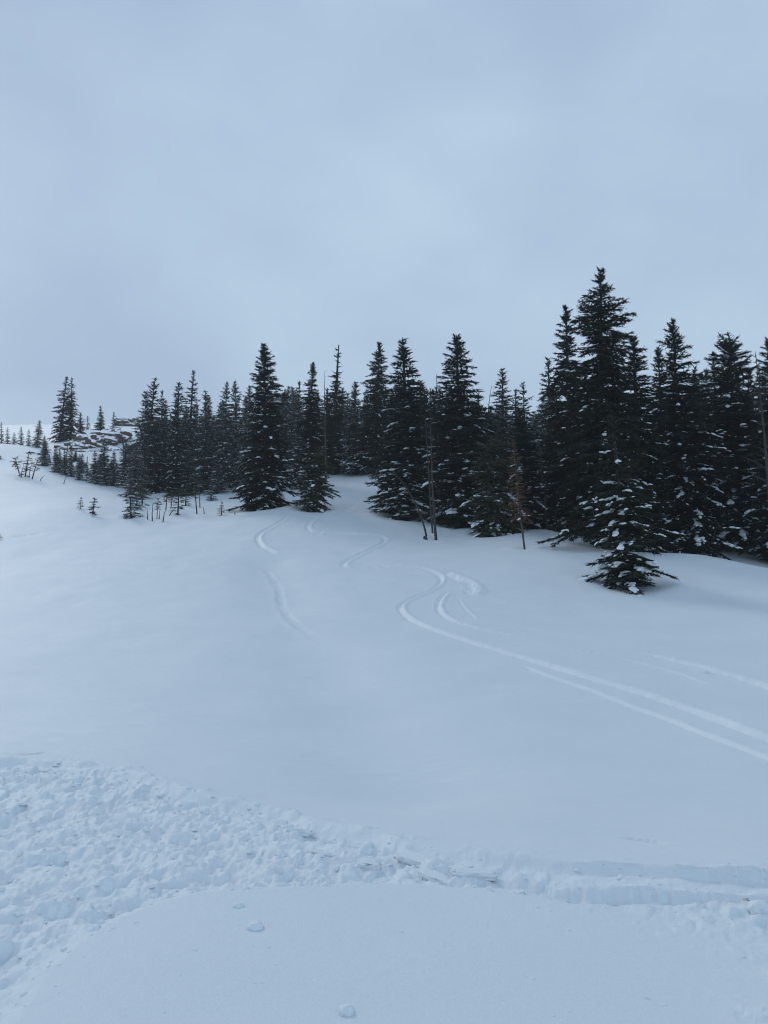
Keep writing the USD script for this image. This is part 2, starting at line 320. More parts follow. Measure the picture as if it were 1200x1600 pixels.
for u, v, w in ((985, 914, 1.3), (411, 794, 1.6), (489, 796, 1.2), (717, 821, 1.4), (634, 808, 1.5), (776, 835, 1.3), (832, 825, 1.0), (893, 833, 1.3), (820, 856, 0.5), (682, 842, 0.5), (856, 830, 0.4), (1066, 864, 0.4), (205, 808, 0.6), (278, 804, 0.4)):
    bx, by = gp(u, v); d = np.hypot(GX - bx, GY - by); near_ = d < 4 * w
    dn = d[near_] / w; ang = np.arctan2(GX[near_] - bx, GY[near_] - by)
    GZ[near_] += w * (-0.16 * np.exp(-(dn / 0.75) ** 2) + 0.10 * np.exp(-((dn - 1.45) / 0.55) ** 2) * (0.55 + 0.45 * np.sin(ang * 2 + u)))
nT, nR = GX.shape
idx = np.arange(nT * nR).reshape(nT, nR)
nxt = np.roll(idx, -1, axis=0)
quads = np.stack([idx[:, :-1], idx[:, 1:], nxt[:, 1:], nxt[:, :-1]], -1).reshape(-1, 4)
V = np.stack([GX, GY, GZ], -1).reshape(-1, 3)
V = np.vstack([V, [[0, 0, float(base_z(0.0, 0.0)[0])]]])
F = np.vstack([quads[:, [0, 2, 1]], quads[:, [0, 3, 2]], np.stack([np.full(nT, len(V) - 1), nxt[:, 0], idx[:, 0]], 1)])
n0 = np.cross(V[F[0, 1]] - V[F[0, 0]], V[F[0, 2]] - V[F[0, 0]])
if n0[2] < 0: F = F[:, ::-1]
g = obj('/World/snow_field', (V, F), 'snow_ground', smooth=True)
UsdGeom.PrimvarsAPI(g).CreatePrimvar('disturbed', Sdf.ValueTypeNames.FloatArray, 'vertex').Set(Vt.FloatArray.FromNumpy(np.append(DIST.reshape(-1), 0).astype(np.float32)))
tag(g, kind='structure', label='snow covered mountainside rising to the tree line')
from scipy.interpolate import RegularGridInterpolator
GRID = RegularGridInterpolator((TV, RV), GZ, bounds_error=False, fill_value=None)
def ground_z(x, y):
    return float(GRID((math.atan2(x, y), min(max(math.hypot(x, y), 0.26), 519)))[()])

# ------------------------------------------------------------------ tree parts
def tube(path, radii, sides=6, cap=True):
    path, radii = np.asarray(path, float), np.asarray(radii, float)
    t = np.gradient(path, axis=0); t /= np.maximum(np.linalg.norm(t, axis=1, keepdims=True), 1e-9)
    ref = np.array([1.0, 0.1, 0.0]) if abs(t[0][2]) > 0.7 else np.array([0.05, 0.0, 1.0])
    a = np.cross(t, ref); a /= np.maximum(np.linalg.norm(a, axis=1, keepdims=True), 1e-9); b = np.cross(t, a)
    ang = np.arange(sides) * 2 * math.pi / sides
    v = (path[:, None] + radii[:, None, None] * (np.cos(ang)[None, :, None] * a[:, None] + np.sin(ang)[None, :, None] * b[:, None])).reshape(-1, 3)
    i = np.arange(len(path) - 1)[:, None] * sides; k = np.arange(sides)[None]; k2 = (k + 1) % sides
    f = np.concatenate([np.stack([i + k, i + k2, i + sides + k2], -1).reshape(-1, 3), np.stack([i + k, i + sides + k2, i + sides + k], -1).reshape(-1, 3)])
    if cap:
        v = np.vstack([v, path[-1]]); o = (len(path) - 1) * sides
        f = np.vstack([f, np.stack([o + k[0], o + k2[0], np.full(sides, len(v) - 1)], 1)])
    return v, f

def frames(D):
    D = D / np.maximum(np.linalg.norm(D, axis=1, keepdims=True), 1e-9)
    ref = np.where(np.abs(D[:, 2:3]) > 0.9, [[1.0, 0, 0]], [[0, 0, 1.0]])
    A = np.cross(ref, D); A /= np.maximum(np.linalg.norm(A, axis=1, keepdims=True), 1e-9)
    return D, A, np.cross(D, A)

def needles(P, D, L, W, spikes, rng):
    """sprays of needles: for each twig a thin three-sided spindle and ragged needle tufts round it"""
    N = len(P); D, A, B = frames(D)
    v = np.empty((N, 5, 3)); v[:, 0] = P; v[:, 4] = P + D * L[:, None]
    ph = rng.uniform(0, 6.28, N)
    for k in range(3):
        c, s = np.cos(ph + k * 2.094), np.sin(ph + k * 2.094)
        v[:, 1 + k] = P + D * (L * rng.uniform(0.05, 0.4, N))[:, None] + (c[:, None] * A + 0.7 * s[:, None] * B) * (W * 0.62)[:, None]
    f = np.array([[4, 1, 2], [4, 2, 3], [4, 3, 1]])
    out = [(v.reshape(-1, 3), (f[None] + 5 * np.arange(N)[:, None, None]).reshape(-1, 3))]
    M = N * spikes
    if M:
        r = lambda x: np.repeat(x, spikes, axis=0)
        Pp, Dd, Aa, Bb, Ll, Ww = map(r, (P, D, A, B, L, W))
        s = rng.uniform(0.05, 1.0, M); a = rng.uniform(0, 6.28, M)
        O = np.cos(a)[:, None] * Aa + 0.75 * np.sin(a)[:, None] * Bb
        base = Pp + Dd * (Ll * s)[:, None]
        ln = Ww * rng.uniform(1.1, 2.1, M)
        tip = base + (Dd * 0.75 + O * 0.8) * ln[:, None]
        half = np.cross(Dd, O) * (Ww * rng.uniform(0.16, 0.34, M))[:, None]
        out.append((np.stack([base + half, base - half, tip], 1).reshape(-1, 3), np.arange(3 * M).reshape(-1, 3)))
    return join(out)

ICO1 = trimesh.creation.icosphere(1); IV, IF = np.array(ICO1.vertices), np.array(ICO1.faces)
OV = np.array([[1, 0, 0], [0, 1, 0], [-1, 0, 0], [0, -1, 0], [0, 0, 1], [0, 0, -.35]], float)
OF = np.array([[0, 1, 4], [1, 2, 4], [2, 3, 4], [3, 0, 4], [1, 0, 5], [2, 1, 5], [3, 2, 5], [0, 3, 5]])
ICO2 = trimesh.creation.icosphere(2)
def lumps(P, D, size, rng, fine=True, round_=False):
    """pillows of snow lying along directions D"""
    bv, bf = (np.array(ICO2.vertices), np.array(ICO2.faces)) if round_ else (IV, IF) if fine else (OV, OF)
    N = len(P); D, A, B = frames(D)
    flip = np.where(B[:, 2:3] < 0, -1.0, 1.0); B = B * flip; A = A * flip
    v = np.repeat(bv[None], N, 0) * (1 + (0.05 if round_ else 0.10 if fine else 0.2) * rng.uniform(-1, 1, (N, len(bv), 1)))
    if fine: v[..., 1] *= 1 + 0.35 * np.sin(rng.uniform(2, 5, (N, 1)) * bv[None, :, 0] + rng.uniform(0, 6, (N, 1)))
    if fine: v[..., 2] = np.where(v[..., 2] < 0, v[..., 2] * 0.35, v[..., 2])
    v = v * size[:, None, :]
    w = P[:, None] + v[..., :1] * D[:, None] + v[..., 1:2] * A[:, None] + v[..., 2:] * B[:, None]
    return w.reshape(-1, 3), (bf[None] + len(bv) * np.arange(N)[:, None, None]).reshape(-1, 3)

PROFILES = {
    'flare': lambda t: 0.06 + 0.80 * t ** 0.85 + 0.30 * smoothstep(0.78, 0.97, t),
    'cone': lambda t: 0.06 + 0.94 * t ** 0.85,
    'spire': lambda t: 0.07 + 0.45 * np.minimum(t * 2.4, 1) ** 0.85 + 0.48 * t ** 1.5,
    'column': lambda t: 0.08 + 0.92 * np.minimum(t * 1.9, 1) ** 0.85 * (0.8 + 0.2 * t),
    'tier': lambda t: 0.04 + 0.30 * np.minimum(t * 4.5, 1) + 0.16 * smoothstep(0.10, 0.19, t) - 0.12 * smoothstep(0.21, 0.25, t) + 0.62 * t ** 1.1,
    'skirt': lambda t: 0.07 + 0.35 * t + 0.58 * t ** 2.2,
    'round': lambda t: 0.30 + 0.70 * np.minimum(t * 2.2, 1) ** 0.6 * (0.9 + 0.1 * t),
}

def conifer(seed, H, R, prof='cone', hb=0.6, gap=0.27, per=5, tw=0.15, W=0.055, spikes=4, sparse=0.14, snow=0.4, big_snow=0.0, droop=1.0, lean=0.0, bare_top=0.0, trunk_r=None, asym=0.25):
    rng = np.random.default_rng(seed)
    prof = PROFILES[prof]
    tr = trunk_r or (0.012 * H + 0.02)
    hs = np.linspace(-0.4, H, 14); wx, wy = rng.normal(0, 0.02 * math.sqrt(H), 2), rng.uniform(0, 6.28, 2)
    axis = lambda h: np.stack([wx[0] * np.sin(h / H * 3 + wy[0]) + lean * (h / H) ** 2, wx[1] * np.sin(h / H * 3 + wy[1]), h], -1) - np.array([wx[0] * np.sin(wy[0]), wx[1] * np.sin(wy[1]), 0])
    trunk = tube(axis(hs), tr * np.clip(1 - hs / H, 0.0, 1.1) ** 0.8 + 0.012, 8)
    br, tP, tD, tL, tW, sP, sD, sS, fP, fD, fS = ([] for _ in range(11))
    az0, h = rng.uniform(0, 6.28), H - 0.15
    az_gap = rng.uniform(0, 6.28)
    tab = rng.random((9, int(H / 0.75) + 3))
    while h > hb:
        t = (H - h) / (H - hb)
        rad = R * float(prof(t))
        n = max(3, int(round(per * (0.5 + 0.6 * min(1, t * 2.5)) + rng.uniform(-0.8, 0.8))))
        az0 += rng.uniform(0.5, 1.6)
        tier = 0.76 + 0.40 * rng.random()
        for k in range(n):
            if rng.random() < sparse: continue
            az = az0 + k * 2 * math.pi / n + rng.uniform(-0.45, 0.45)
            L = rad * tier * rng.uniform(0.62, 1.12) * (1 - asym * (0.5 + 0.5 * math.cos(az - az_gap)) * (0.4 + 0.6 * rng.random()))
            L *= 0.76 + 0.46 * tab[int((az / 6.2832 % 1.0) * 9) % 9, int(h / 0.75)]
            if rng.random() < 0.06: L *= 1.3
            L = min(max(L, 0.10), 1.18 * rad)
            e0 = math.radians(58 - 52 * min(t * 3.5, 1) - 26 * droop * max(0, t - 0.2) + rng.uniform(-14, 14))
            sag, up = math.radians(rng.uniform(10, 32)) * droop * min(1, L), math.radians(rng.uniform(-5, 32)) * min(1, L)
            m = max(4, int(L / 0.22) + 2); s = np.linspace(0, 1, m)
            el = e0 - sag * 1.4 * s + up * s ** 2.5
            yaw = az + rng.uniform(-0.25, 0.25) * s
            step = np.stack([np.cos(el) * np.cos(yaw), np.cos(el) * np.sin(yaw), np.sin(el)], 1)
            p0 = axis(np.array(h + rng.uniform(-0.4, 0.4) * gap))
            path = p0 + np.vstack([[0, 0, 0], np.cumsum((step[1:] + step[:-1]) / 2 * (L / (m - 1)), 0)])
            if bare_top and t < bare_top and rng.random() < 0.8:
                br.append(tube(path, np.linspace(0.012, 0.004, m), 3, False)); continue
            br.append(tube(path, np.linspace(0.010 + 0.006 * L, 0.004, m), 3, False))
            s0 = min(0.3, 0.12 / max(L, 0.3)) if t > 0.12 else 0.0
            q = np.arange(s0, 1.0, tw / L) if L > tw else np.array([0.3])
            q = np.clip(q + rng.uniform(-0.3, 0.3, len(q)) * tw / L, 0, 1)
            pos = np.stack([np.interp(q, s, path[:, c]) for c in range(3)], 1)
            dr = np.stack([np.interp(q, s, step[:, c]) for c in range(3)], 1)
            sd = np.cross(dr, [0, 0, 1.0]); sd /= np.maximum(np.linalg.norm(sd, axis=1, keepdims=True), 1e-6)
            for sg in (-1, 1):
                a = np.radians(rng.uniform(35, 68, len(q)))[:, None]
                d = dr * np.cos(a) + sg * sd * np.sin(a) + np.array([0, 0, 1.0]) * rng.uniform(-0.42, 0.12, (len(q), 1)) * droop
                tl = (min(0.40 * L, 0.55) * (1 - q) ** 0.7 * np.minimum(1, 0.45 + 1.6 * q) + 0.12) * rng.uniform(0.65, 1.2, len(q)) * min(1, 0.5 + L)
                tP.append(pos); tD.append(d); tL.append(tl); tW.append(W * rng.uniform(0.8, 1.25, len(q)))
                keep = rng.random(len(q)) < snow * 0.16 * (0.1 + 0.9 * t) * (rng.random() < 0.6)
                if keep.any():
                    dn = d[keep] / np.linalg.norm(d[keep], axis=1, keepdims=True)
                    fP.append(pos[keep] + dn * (tl[keep] * 0.5)[:, None] + [0, 0, W * 0.75]); fD.append(dn + [0, 0, 1.0] * rng.uniform(-0.5, 0.2, (keep.sum(), 1)))
                    fS.append(np.stack([np.minimum(tl[keep] * rng.uniform(0.25, 0.5, keep.sum()), 0.16), W * rng.uniform(0.8, 1.7, keep.sum()), W * rng.uniform(0.35, 0.7, keep.sum())], 1))
            ends = np.vstack([pos, path[-1]])
            tP.append(ends[:-1]); tD.append(np.diff(ends, axis=0) + dr * 0.02); tL.append(np.linalg.norm(np.diff(ends, axis=0), axis=1) * 1.3 + 0.10); tW.append(np.full(len(q), W * 1.05))
            pl = snow * (0.10 + 0.9 * t ** 1.2)
            nl = rng.poisson(pl * L * 0.80)
            for _ in range(nl):
                u_ = rng.uniform(0.35, 0.95); c = np.array([np.interp(u_, s, path[:, k]) for k in range(3)]); dd = np.array([np.interp(u_, s, step[:, k]) for k in range(3)])
                g_ = 1.0 + big_snow * t * rng.random()
                w_ = min(rng.uniform(0.10, 0.30) * g_, 0.4 * L + 0.05)
                for e in np.linspace(-w_, w_, 2 + int(rng.integers(1, 4))):
                    uu = min(max(u_ + e / max(L, 0.2), 0.2), 1.0)
                    c2 = np.array([np.interp(uu, s, path[:, k]) for k in range(3)]) + rng.normal(0, 0.025 * g_, 3)
                    ln = rng.uniform(0.045, 0.10) * g_ * (1.15 - abs(e) / (w_ + 0.05) * 0.5)
                    sP.append(c2 + [0, 0, W * 0.7]); sD.append(dd + rng.normal(0, 0.15, 3)); sS.append((ln * 1.35, ln * rng.uniform(0.7, 1.1), ln * rng.uniform(0.45, 0.8)))
        h -= gap * rng.uniform(0.75, 1.25) * (0.95 + 0.1 * min(1, t * 3))
    # leader
    tP.append(axis(np.linspace(H - 0.6, H - 0.2, 4))); tD.append(np.tile([[0.02, 0.0, 1.0]], (4, 1))); tL.append(np.full(4, 0.22)); tW.append(np.full(4, W * 0.8))
    out = {'trunk': trunk, 'branches': join(br), 'crown': needles(np.vstack(tP), np.vstack(tD), np.concatenate(tL), np.concatenate(tW), spikes, rng)}
    sn = []
    if sP: sn.append(lumps(np.array(sP), np.array(sD), np.array(sS), rng, spikes > 3, big_snow >= 1.2 and snow >= 1))
    if fP: sn.append(lumps(np.vstack(fP), np.vstack(fD), np.vstack(fS), rng, False))
    if sn: out['snow'] = join(sn)
    return out

def snag(seed, pts_, r0, r1=0.012, n=16, blen=0.6, from_=0.25, up=0.3, forks=True):
    """a dead tree: bent bare stem and short broken branches"""
    rng = np.random.default_rng(seed)
    path = spline(pts_, 5) if len(pts_) > 2 else np.linspace(pts_[0], pts_[-1], 10)
    path = path + rng.normal(0, 0.012, path.shape) * np.linspace(0, 1, len(path))[:, None]
    trunk = tube(path, np.linspace(r0, r1, len(path)), 7)
    br = []
    for _ in range(n):
        s = rng.uniform(from_, 0.98); i = s * (len(path) - 1); k = int(i); p = path[k] + (path[min(k + 1, len(path) - 1)] - path[k]) * (i - k)
        az = rng.uniform(0, 6.28); L = blen * rng.uniform(0.4, 1.2) * (1.15 - s)
        d0 = np.array([math.cos(az), math.sin(az), rng.uniform(up - 0.4, up + 0.4)])
        q = np.linspace(0, 1, 5)[:, None]
        bp = p + d0 * L * q + np.array([0, 0, rng.uniform(-0.3, 0.25)]) * L * q ** 2 + rng.normal(0, 0.025 * L, (5, 3)) * q
        br.append(tube(bp, np.linspace(max(0.35 * r1 + 0.006, r0 * 0.22), 0.004, 5), 4, False))
        if forks:
            for _ in range(2):
                j = rng.integers(1, 4); d1 = d0 + rng.normal(0, 0.6, 3); e = np.linspace(0, 1, 3)[:, None]
                br.append(tube(bp[j] + d1 * L * 0.4 * e, np.linspace(0.007, 0.003, 3), 3, False))
    if not br: return {'trunk': trunk}
    if n <= 6: return {'trunk': trunk, **{'branch' if k == 0 else f'branch_{k:03d}': b for k, b in enumerate(br)}}
    return {'trunk': trunk, 'branches': join(br)}

MATS = {'trunk': 'bark_dark', 'branches': 'bark_dark', 'crown': 'needles_dark', 'snow': 'snow_lump'}
PROTO = {}
def kind(name, parts, mats=None, H=1.0, R=1.0):
    path = f'/World/kind_{name}'
    root = stage.DefinePrim(path, 'Xform'); root.SetSpecifier(Sdf.SpecifierClass)
    for p, m in parts.items():
        obj(f'{path}/{p}', m, (mats or {}).get(p, MATS[p]), smooth=True if p in ('snow', 'trunk') else False)
        if p in ('snow', 'branches', 'crown'): tag(stage.GetPrimAtPath(f'{path}/{p}'), kind='stuff')
    PROTO[name] = (path, H, R)

def put(name, proto, label, cat, base, top=None, half=None, group=None, rot=None, squash=1.0):
    """one thing: an Xform at its base that takes its parts from its kind. top: where its tip stands"""
    path, H, R = PROTO[proto]
    x = UsdGeom.Xform.Define(stage, '/World/' + numbered(name)); prim = x.GetPrim()
    base = np.array(base, float); up = np.array([0, 0, H]) if top is None else np.asarray(top, float) - base
    hgt = np.linalg.norm(up); sz = hgt / H; sx = sz if half is None else half / R
    z = up / hgt
    q = Gf.Rotation(Gf.Vec3d(0, 0, 1), Gf.Vec3d(*map(float, z)))
    rz = Gf.Rotation(Gf.Vec3d(0, 0, 1), float(rot if rot is not None else RND.uniform(0, 360)))
    M = Gf.Matrix4d().SetScale(Gf.Vec3d(float(sx), float(sx) * squash, float(sz))) * Gf.Matrix4d().SetRotate(rz) * Gf.Matrix4d().SetRotate(q) * Gf.Matrix4d().SetTranslate(Gf.Vec3d(*map(float, base)))
    x.AddTransformOp().Set(M)
    prim.GetReferences().AddInternalReference(path); prim.SetInstanceable(True)
    return tag(prim, label, cat, group)

RND = random.Random(7)
FAR = dict(tw=0.19, W=0.11, spikes=3, per=6, gap=0.31)
NEAR = dict(tw=0.125, W=0.072, spikes=7, per=8, gap=0.25)
def mk(name, H, R, seed, mats=None, **kw):
    kind(name, conifer(seed, H, R, **kw), mats, H, R)
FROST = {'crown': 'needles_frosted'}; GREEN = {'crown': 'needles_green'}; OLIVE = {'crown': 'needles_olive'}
mk('tall_tiered', 14.0, 2.5, 11, prof='tier', snow=0.30, asym=0.35, hb=1.0, **NEAR)
mk('tall_spire', 13.0, 1.75, 12, prof='spire', snow=0.35, hb=0.7, **NEAR)
mk('tall_broad', 12.5, 2.2, 13, prof='column', snow=0.6, big_snow=0.6, hb=0.8, **NEAR)
mk('tall_cone', 12.5, 2.3, 14, prof='cone', snow=0.45, hb=0.6, **NEAR)
mk('tall_round', 11.5, 2.2, 15, prof='round', snow=0.8, big_snow=1.3, hb=0.5, **NEAR)
mk('front_green', 7.5, 1.8, 16, GREEN, prof='flare', snow=1.0, big_snow=1.2, hb=0.42, droop=0.95, asym=0.12, **{**NEAR, 'per': 8})
mk('mid_spire', 12.0, 1.9, 17, prof='spire', snow=0.75, big_snow=0.7, hb=0.4, **NEAR)
mk('mid_column', 12.5, 2.1, 18, prof='column', snow=0.55, big_snow=1.0, hb=0.6, **NEAR)
mk('mid_clumpy', 12.0, 2.1, 19, prof='cone', snow=0.55, big_snow=0.5, hb=0.1, asym=0.25, sparse=0.1, droop=1.2, **NEAR)
mk('green_bush', 6.0, 1.7, 20, OLIVE, prof='round', snow=0.6, big_snow=0.8, hb=0.1, droop=1.2, **NEAR)
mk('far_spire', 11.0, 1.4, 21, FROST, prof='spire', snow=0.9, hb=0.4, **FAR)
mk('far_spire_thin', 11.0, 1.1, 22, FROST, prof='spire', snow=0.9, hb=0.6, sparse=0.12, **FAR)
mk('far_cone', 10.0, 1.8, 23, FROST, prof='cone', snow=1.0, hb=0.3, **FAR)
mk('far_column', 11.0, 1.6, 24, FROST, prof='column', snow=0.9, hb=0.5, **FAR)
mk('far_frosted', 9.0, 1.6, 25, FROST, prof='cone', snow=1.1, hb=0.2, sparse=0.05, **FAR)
mk('dark_spire', 11.0, 1.4, 41, prof='spire', snow=0.45, hb=0.4, **FAR)
mk('dark_cone', 10.0, 1.8, 42, prof='cone', snow=0.5, hb=0.3, **FAR)
mk('dark_column', 11.0, 1.7, 43, prof='column', snow=0.4, hb=0.5, **FAR)
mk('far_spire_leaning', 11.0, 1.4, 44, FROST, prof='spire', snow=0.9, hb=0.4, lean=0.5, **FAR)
mk('tall_spire_bushy', 13.0, 1.9, 45, prof='spire', snow=0.4, hb=0.6, asym=0.4, **NEAR)
mk('far_skirt', 9.0, 1.9, 26, prof='skirt', snow=0.6, hb=0.2, **FAR)
mk('thin_top', 12.0, 1.5, 27, prof='skirt', snow=0.4, hb=0.6, bare_top=0.22, **FAR)
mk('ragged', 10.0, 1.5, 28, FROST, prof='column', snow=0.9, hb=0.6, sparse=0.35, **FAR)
mk('small_spruce', 4.0, 0.9, 29, prof='cone', snow=0.5, hb=0.1, tw=0.14, W=0.06, spikes=4, per=5, gap=0.24)
mk('small_frosted', 3.5, 0.9, 30, FROST, prof='skirt', snow=0.8, hb=0.1, tw=0.14, W=0.06, spikes=4, per=5, gap=0.24, sparse=0.1)
mk('sapling', 2.0, 0.42, 31, OLIVE, prof='column', snow=0.4, hb=0.15, tw=0.10, W=0.05, spikes=3, per=4, gap=0.2, sparse=0.2, trunk_r=0.035)
mk('sapling_tufted', 2.0, 0.38, 32, OLIVE, prof='round', snow=0.3, hb=1.0, tw=0.10, W=0.05, spikes=3, per=4, gap=0.18, sparse=0.15, trunk_r=0.035)
mk('sapling_bent', 1.4, 0.5, 33, OLIVE, prof='cone', snow=0.4, hb=0.1, tw=0.10, W=0.055, spikes=4, per=4, gap=0.2, sparse=0.25, lean=0.25, trunk_r=0.035)
mk('rust', 9.0, 0.9, 34, {'crown': 'needles_rust', 'trunk': 'bark_grey', 'branches': 'bark_grey'}, prof='column', snow=0.3, hb=2.4, tw=0.13, W=0.06, spikes=4, per=5, gap=0.27, sparse=0.2, trunk_r=0.06)

def spot(u, v=None, Y=None):
    """the base on the snow: seen at (u, v), or standing Y metres ahead at column u"""
    if v is not None:
        x, y = gp(u, v)
    else:
        x, y = (u - 600) / 1200.0 * Y / math.cos(PITCH) * 1.0, Y
        for _ in range(4):
            z = ground_z(x, y); d = math.cos(PITCH) * y + math.sin(PITCH) * (z - CAM_Z); x = (u - 600) / 1200.0 * d
    return np.array([x, y, ground_z(x, y) - 0.12])

u_mid = lambda u: u < 860
def tree(proto, label, ub, vb, Y, ut, vt, half, group=None, name='fir_tree', cat='tree'):
    b = spot(ub, vb, Y)
    t = at_depth(ut, vt, b[1])
    if t[2] - b[2] < 0.3: return
    return put(name, proto, label, cat, b, t, half / 1200.0 * b[1] * (1.30 if u_mid(ub) else 1.18), group)

T = tree
# ---- right-hand stand
T('tall_tiered', 'tallest tree in view, dark conifer with ragged tiers and pointed tip', 948, None, 38.5, 938, 422, 88)
T('tall_cone', 'bushy dark conifer whose shoulder stands just right of the tallest tree', 998, None, 41, 984, 526, 78)
T('tall_spire', 'tall narrow dark conifer standing just left of the tallest tree', 893, 833, None, 888, 476, 50)
T('front_green', 'green conifer standing forward of the stand with heavily snow-laden lowest branches', 985, 914, None, 952, 650, 66)
T('tall_spire_bushy', 'dark pointed conifer in the gap right of the tallest tree', 1042, None, 46, 1028, 542, 46)
T('tall_broad', 'tall conifer with narrow tip and snow patches, midway along right-hand stand', 1084, None, 44, 1065, 504, 62)
T('far_column', 'slim pale topped conifer half hidden left of the round topped one', 1124, None, 50, 1114, 552, 36)
T('tall_round', 'round topped dark conifer near the right edge with white snow clumps', 1156, 862, None, 1138, 540, 62)
T('mid_column', 'conifer cut by the right edge of the photo with snowy low branches', 1216, 880, None, 1200, 528, 52)
T('ragged', 'pale ragged topped conifer at the left end of right-hand stand', 862, None, 60, 852, 562, 36)
T('dark_cone', 'short bushy conifer in front of the pale ragged topped one', 872, None, 54, 866, 596, 40)
# ---- middle stand
T('mid_column', 'tall dark columnar conifer in the middle, above the snow-bent low boughs', 717, 821, None, 713, 523, 58)
T('mid_spire', 'tall slender conifer in the middle with snowy skirts and a crooked tip branch', 634, 808, None, 630, 530, 56)
T('far_skirt', 'lower dark conifer pressed against the left side of slender snowy-skirted one', 604, 800, None, 607, 655, 36)
T('tall_cone', 'broad topped dark conifer behind the upper end of snowy clearing', 582, None, 76, 590, 535, 40)
T('far_spire', 'dark slim conifer with visible trunk at the upper end of clearing', 556, 742, None, 553, 597, 26)
T('thin_top', 'conifer with a long thin bare tip left of the clearing', 522, None, 78, 529, 537, 34)
T('tall_spire_bushy', 'pointed conifer left of the bare-tipped one', 481, None, 71, 491, 567, 28)
T('green_bush', 'small bushy olive green conifer beside the ski track', 489, 796, None, 497, 706, 30)
T('dark_cone', 'short topped conifer just right behind the slender snowy-skirted one', 663, None, 72, 655, 594, 36)
T('dark_spire', 'low conifer right of the tall dark columnar one, tip hidden below it', 744, None, 66, 746, 618, 28)
T('far_spire', 'slim conifer with tall narrow tip in the dip between the two stands', 788, None, 68, 783, 577, 28)
T('far_spire_thin', 'thin frosted conifer left of the slim tipped one in the dip', 768, None, 62, 767, 636, 24)
T('far_spire_thin', 'thin pointed conifer right of the slim tipped one in the dip', 806, None, 66, 804, 608, 20)
T('ragged', 'conifer with drooping hooked top in the dip between stands', 824, None, 60, 819, 600, 26)
T('tall_broad', 'broad dark conifer directly behind the rusty dead tree', 832, 825, None, 816, 637, 40)
T('green_bush', 'green bushy conifer with a snow-bent bough at its foot', 776, 835, None, 766, 695, 46)
# ---- big left conifer and the hazy stand behind
T('mid_clumpy', 'big dark conifer with clumpy boughs standing alone left of the clearing', 411, 794, None, 413, 538, 55)
T('far_column', 'dark conifer close behind the left shoulder of the big clumpy one', 390, None, 66, 389, 604, 26)
T('far_cone', 'forked looking bushy conifer at the left end of the hazy stand', 226, None, 76, 241, 593, 34)
T('far_spire', 'lower conifer left of the forked looking one', 224, None, 78, 230, 612, 24)
T('far_spire_thin', 'thin conifer just right of the forked looking one', 252, None, 82, 252, 610, 16)
T('far_spire', 'dark conifer with a sharp even tip in the hazy stand', 272, None, 76, 281, 598, 26)
T('far_spire_thin', 'tallest thinnest conifer of the hazy stand', 296, None, 78, 300, 580, 17)
T('far_cone', 'low topped conifer in the middle of the hazy stand', 322, None, 72, 322, 612, 28)
T('far_column', 'conifer with a double tip left of the big clumpy one', 348, None, 72, 354, 598, 22)
T('far_column', 'blunt pale conifer beside the double tipped one', 369, None, 74, 368, 597, 22)
T('far_spire', 'slim conifer right behind the big clumpy one', 442, None, 68, 451, 604, 20)
T('far_spire_thin', 'narrow conifer between the big clumpy one and the pointed one', 464, None, 70, 466, 596, 17)
T('small_frosted', 'small snowy conifer on the snow at the foot of the hazy stand', 340, 771, None, 338, 728, 27)
T('far_frosted', 'low frosted conifer above the cluster of saplings', 212, 778, None, 212, 700, 28)
# ---- far left ridge
T('dark_cone', 'left and taller of the twin conifers on the far ridge', 94, None, 118, 102, 589, 20)
T('dark_spire', 'right and thinner of the twin conifers on the far ridge', 110, None, 119, 112, 591, 13)
T('dark_cone', 'short conifer at the right foot of the twin conifers', 126, None, 117, 127, 645, 13)
T('small_spruce', 'tiny conifer right of the short one below the twins', 138, None, 120, 137, 650, 6)
T('far_skirt', 'ragged conifer on top of the rock outcrop', 157, None, 121, 158, 634, 15)
T('small_spruce', 'small pointed conifer right of the ragged one on the outcrop', 178, None, 121, 178, 644, 8)
ORD = ['leftmost', 'second from left', 'third from left', 'fourth from left', 'fifth from left', 'sixth from left', 'seventh from left', 'eighth from left', 'ninth from left', 'rightmost']
for k5, (ub, vt, hf, Y) in enumerate(((2, 660, 6, 112), (12, 668, 6, 110), (22, 676, 6, 109), (33, 667, 7, 108), (45, 671, 6, 106))):
    T('small_spruce', ORD[k5 if k5 < 4 else 9] + ' of the row of five tiny conifers on the left crest', ub, None, Y, ub, vt, hf, group='row of tiny conifers on the left crest')
T('far_cone', 'leaning tipped conifer at the right end of the row on the left crest', 58, None, 104, 62, 657, 11)
# ---- low hazy conifers under the rock outcrop
for i, (ub, vb, vt, hf, pr) in enumerate(((70, 728, 690, 11, 'far_frosted'), (88, 738, 698, 10, 'far_frosted'), (101, 742, 702, 9, 'far_frosted'), (111, 745, 696, 10, 'far_cone'), (124, 750, 710, 9, 'far_frosted'), (136, 752, 714, 7, 'small_frosted'), (148, 755, 704, 13, 'far_frosted'), (163, 757, 688, 20, 'far_frosted'), (178, 759, 706, 15, 'far_cone'), (196, 762, 688, 17, 'far_frosted'))):
    T(pr, ORD[i] + ' of ten low conifers in blowing snow below the rock outcrop', ub, vb, None, ub, vt, hf, group='low frosted conifers below the rock outcrop')

r = random.Random(55)
for k in range(20):
    u = 70 + 134 * (k + r.random()) / 20; vb = np.interp(u, [60, 130, 190, 210], [722, 746, 757, 764]) - 2; hgt = r.uniform(14, 44)
    T(r.choice(['far_frosted', 'far_cone', 'small_frosted', 'far_skirt']), 'scrubby frosted conifer crowded below the rock outcrop', u, None, r.uniform(82, 96), u + r.uniform(-3, 3), vb - hgt, hgt * r.uniform(0.2, 0.34), group='scrubby conifers crowded below the rock outcrop')
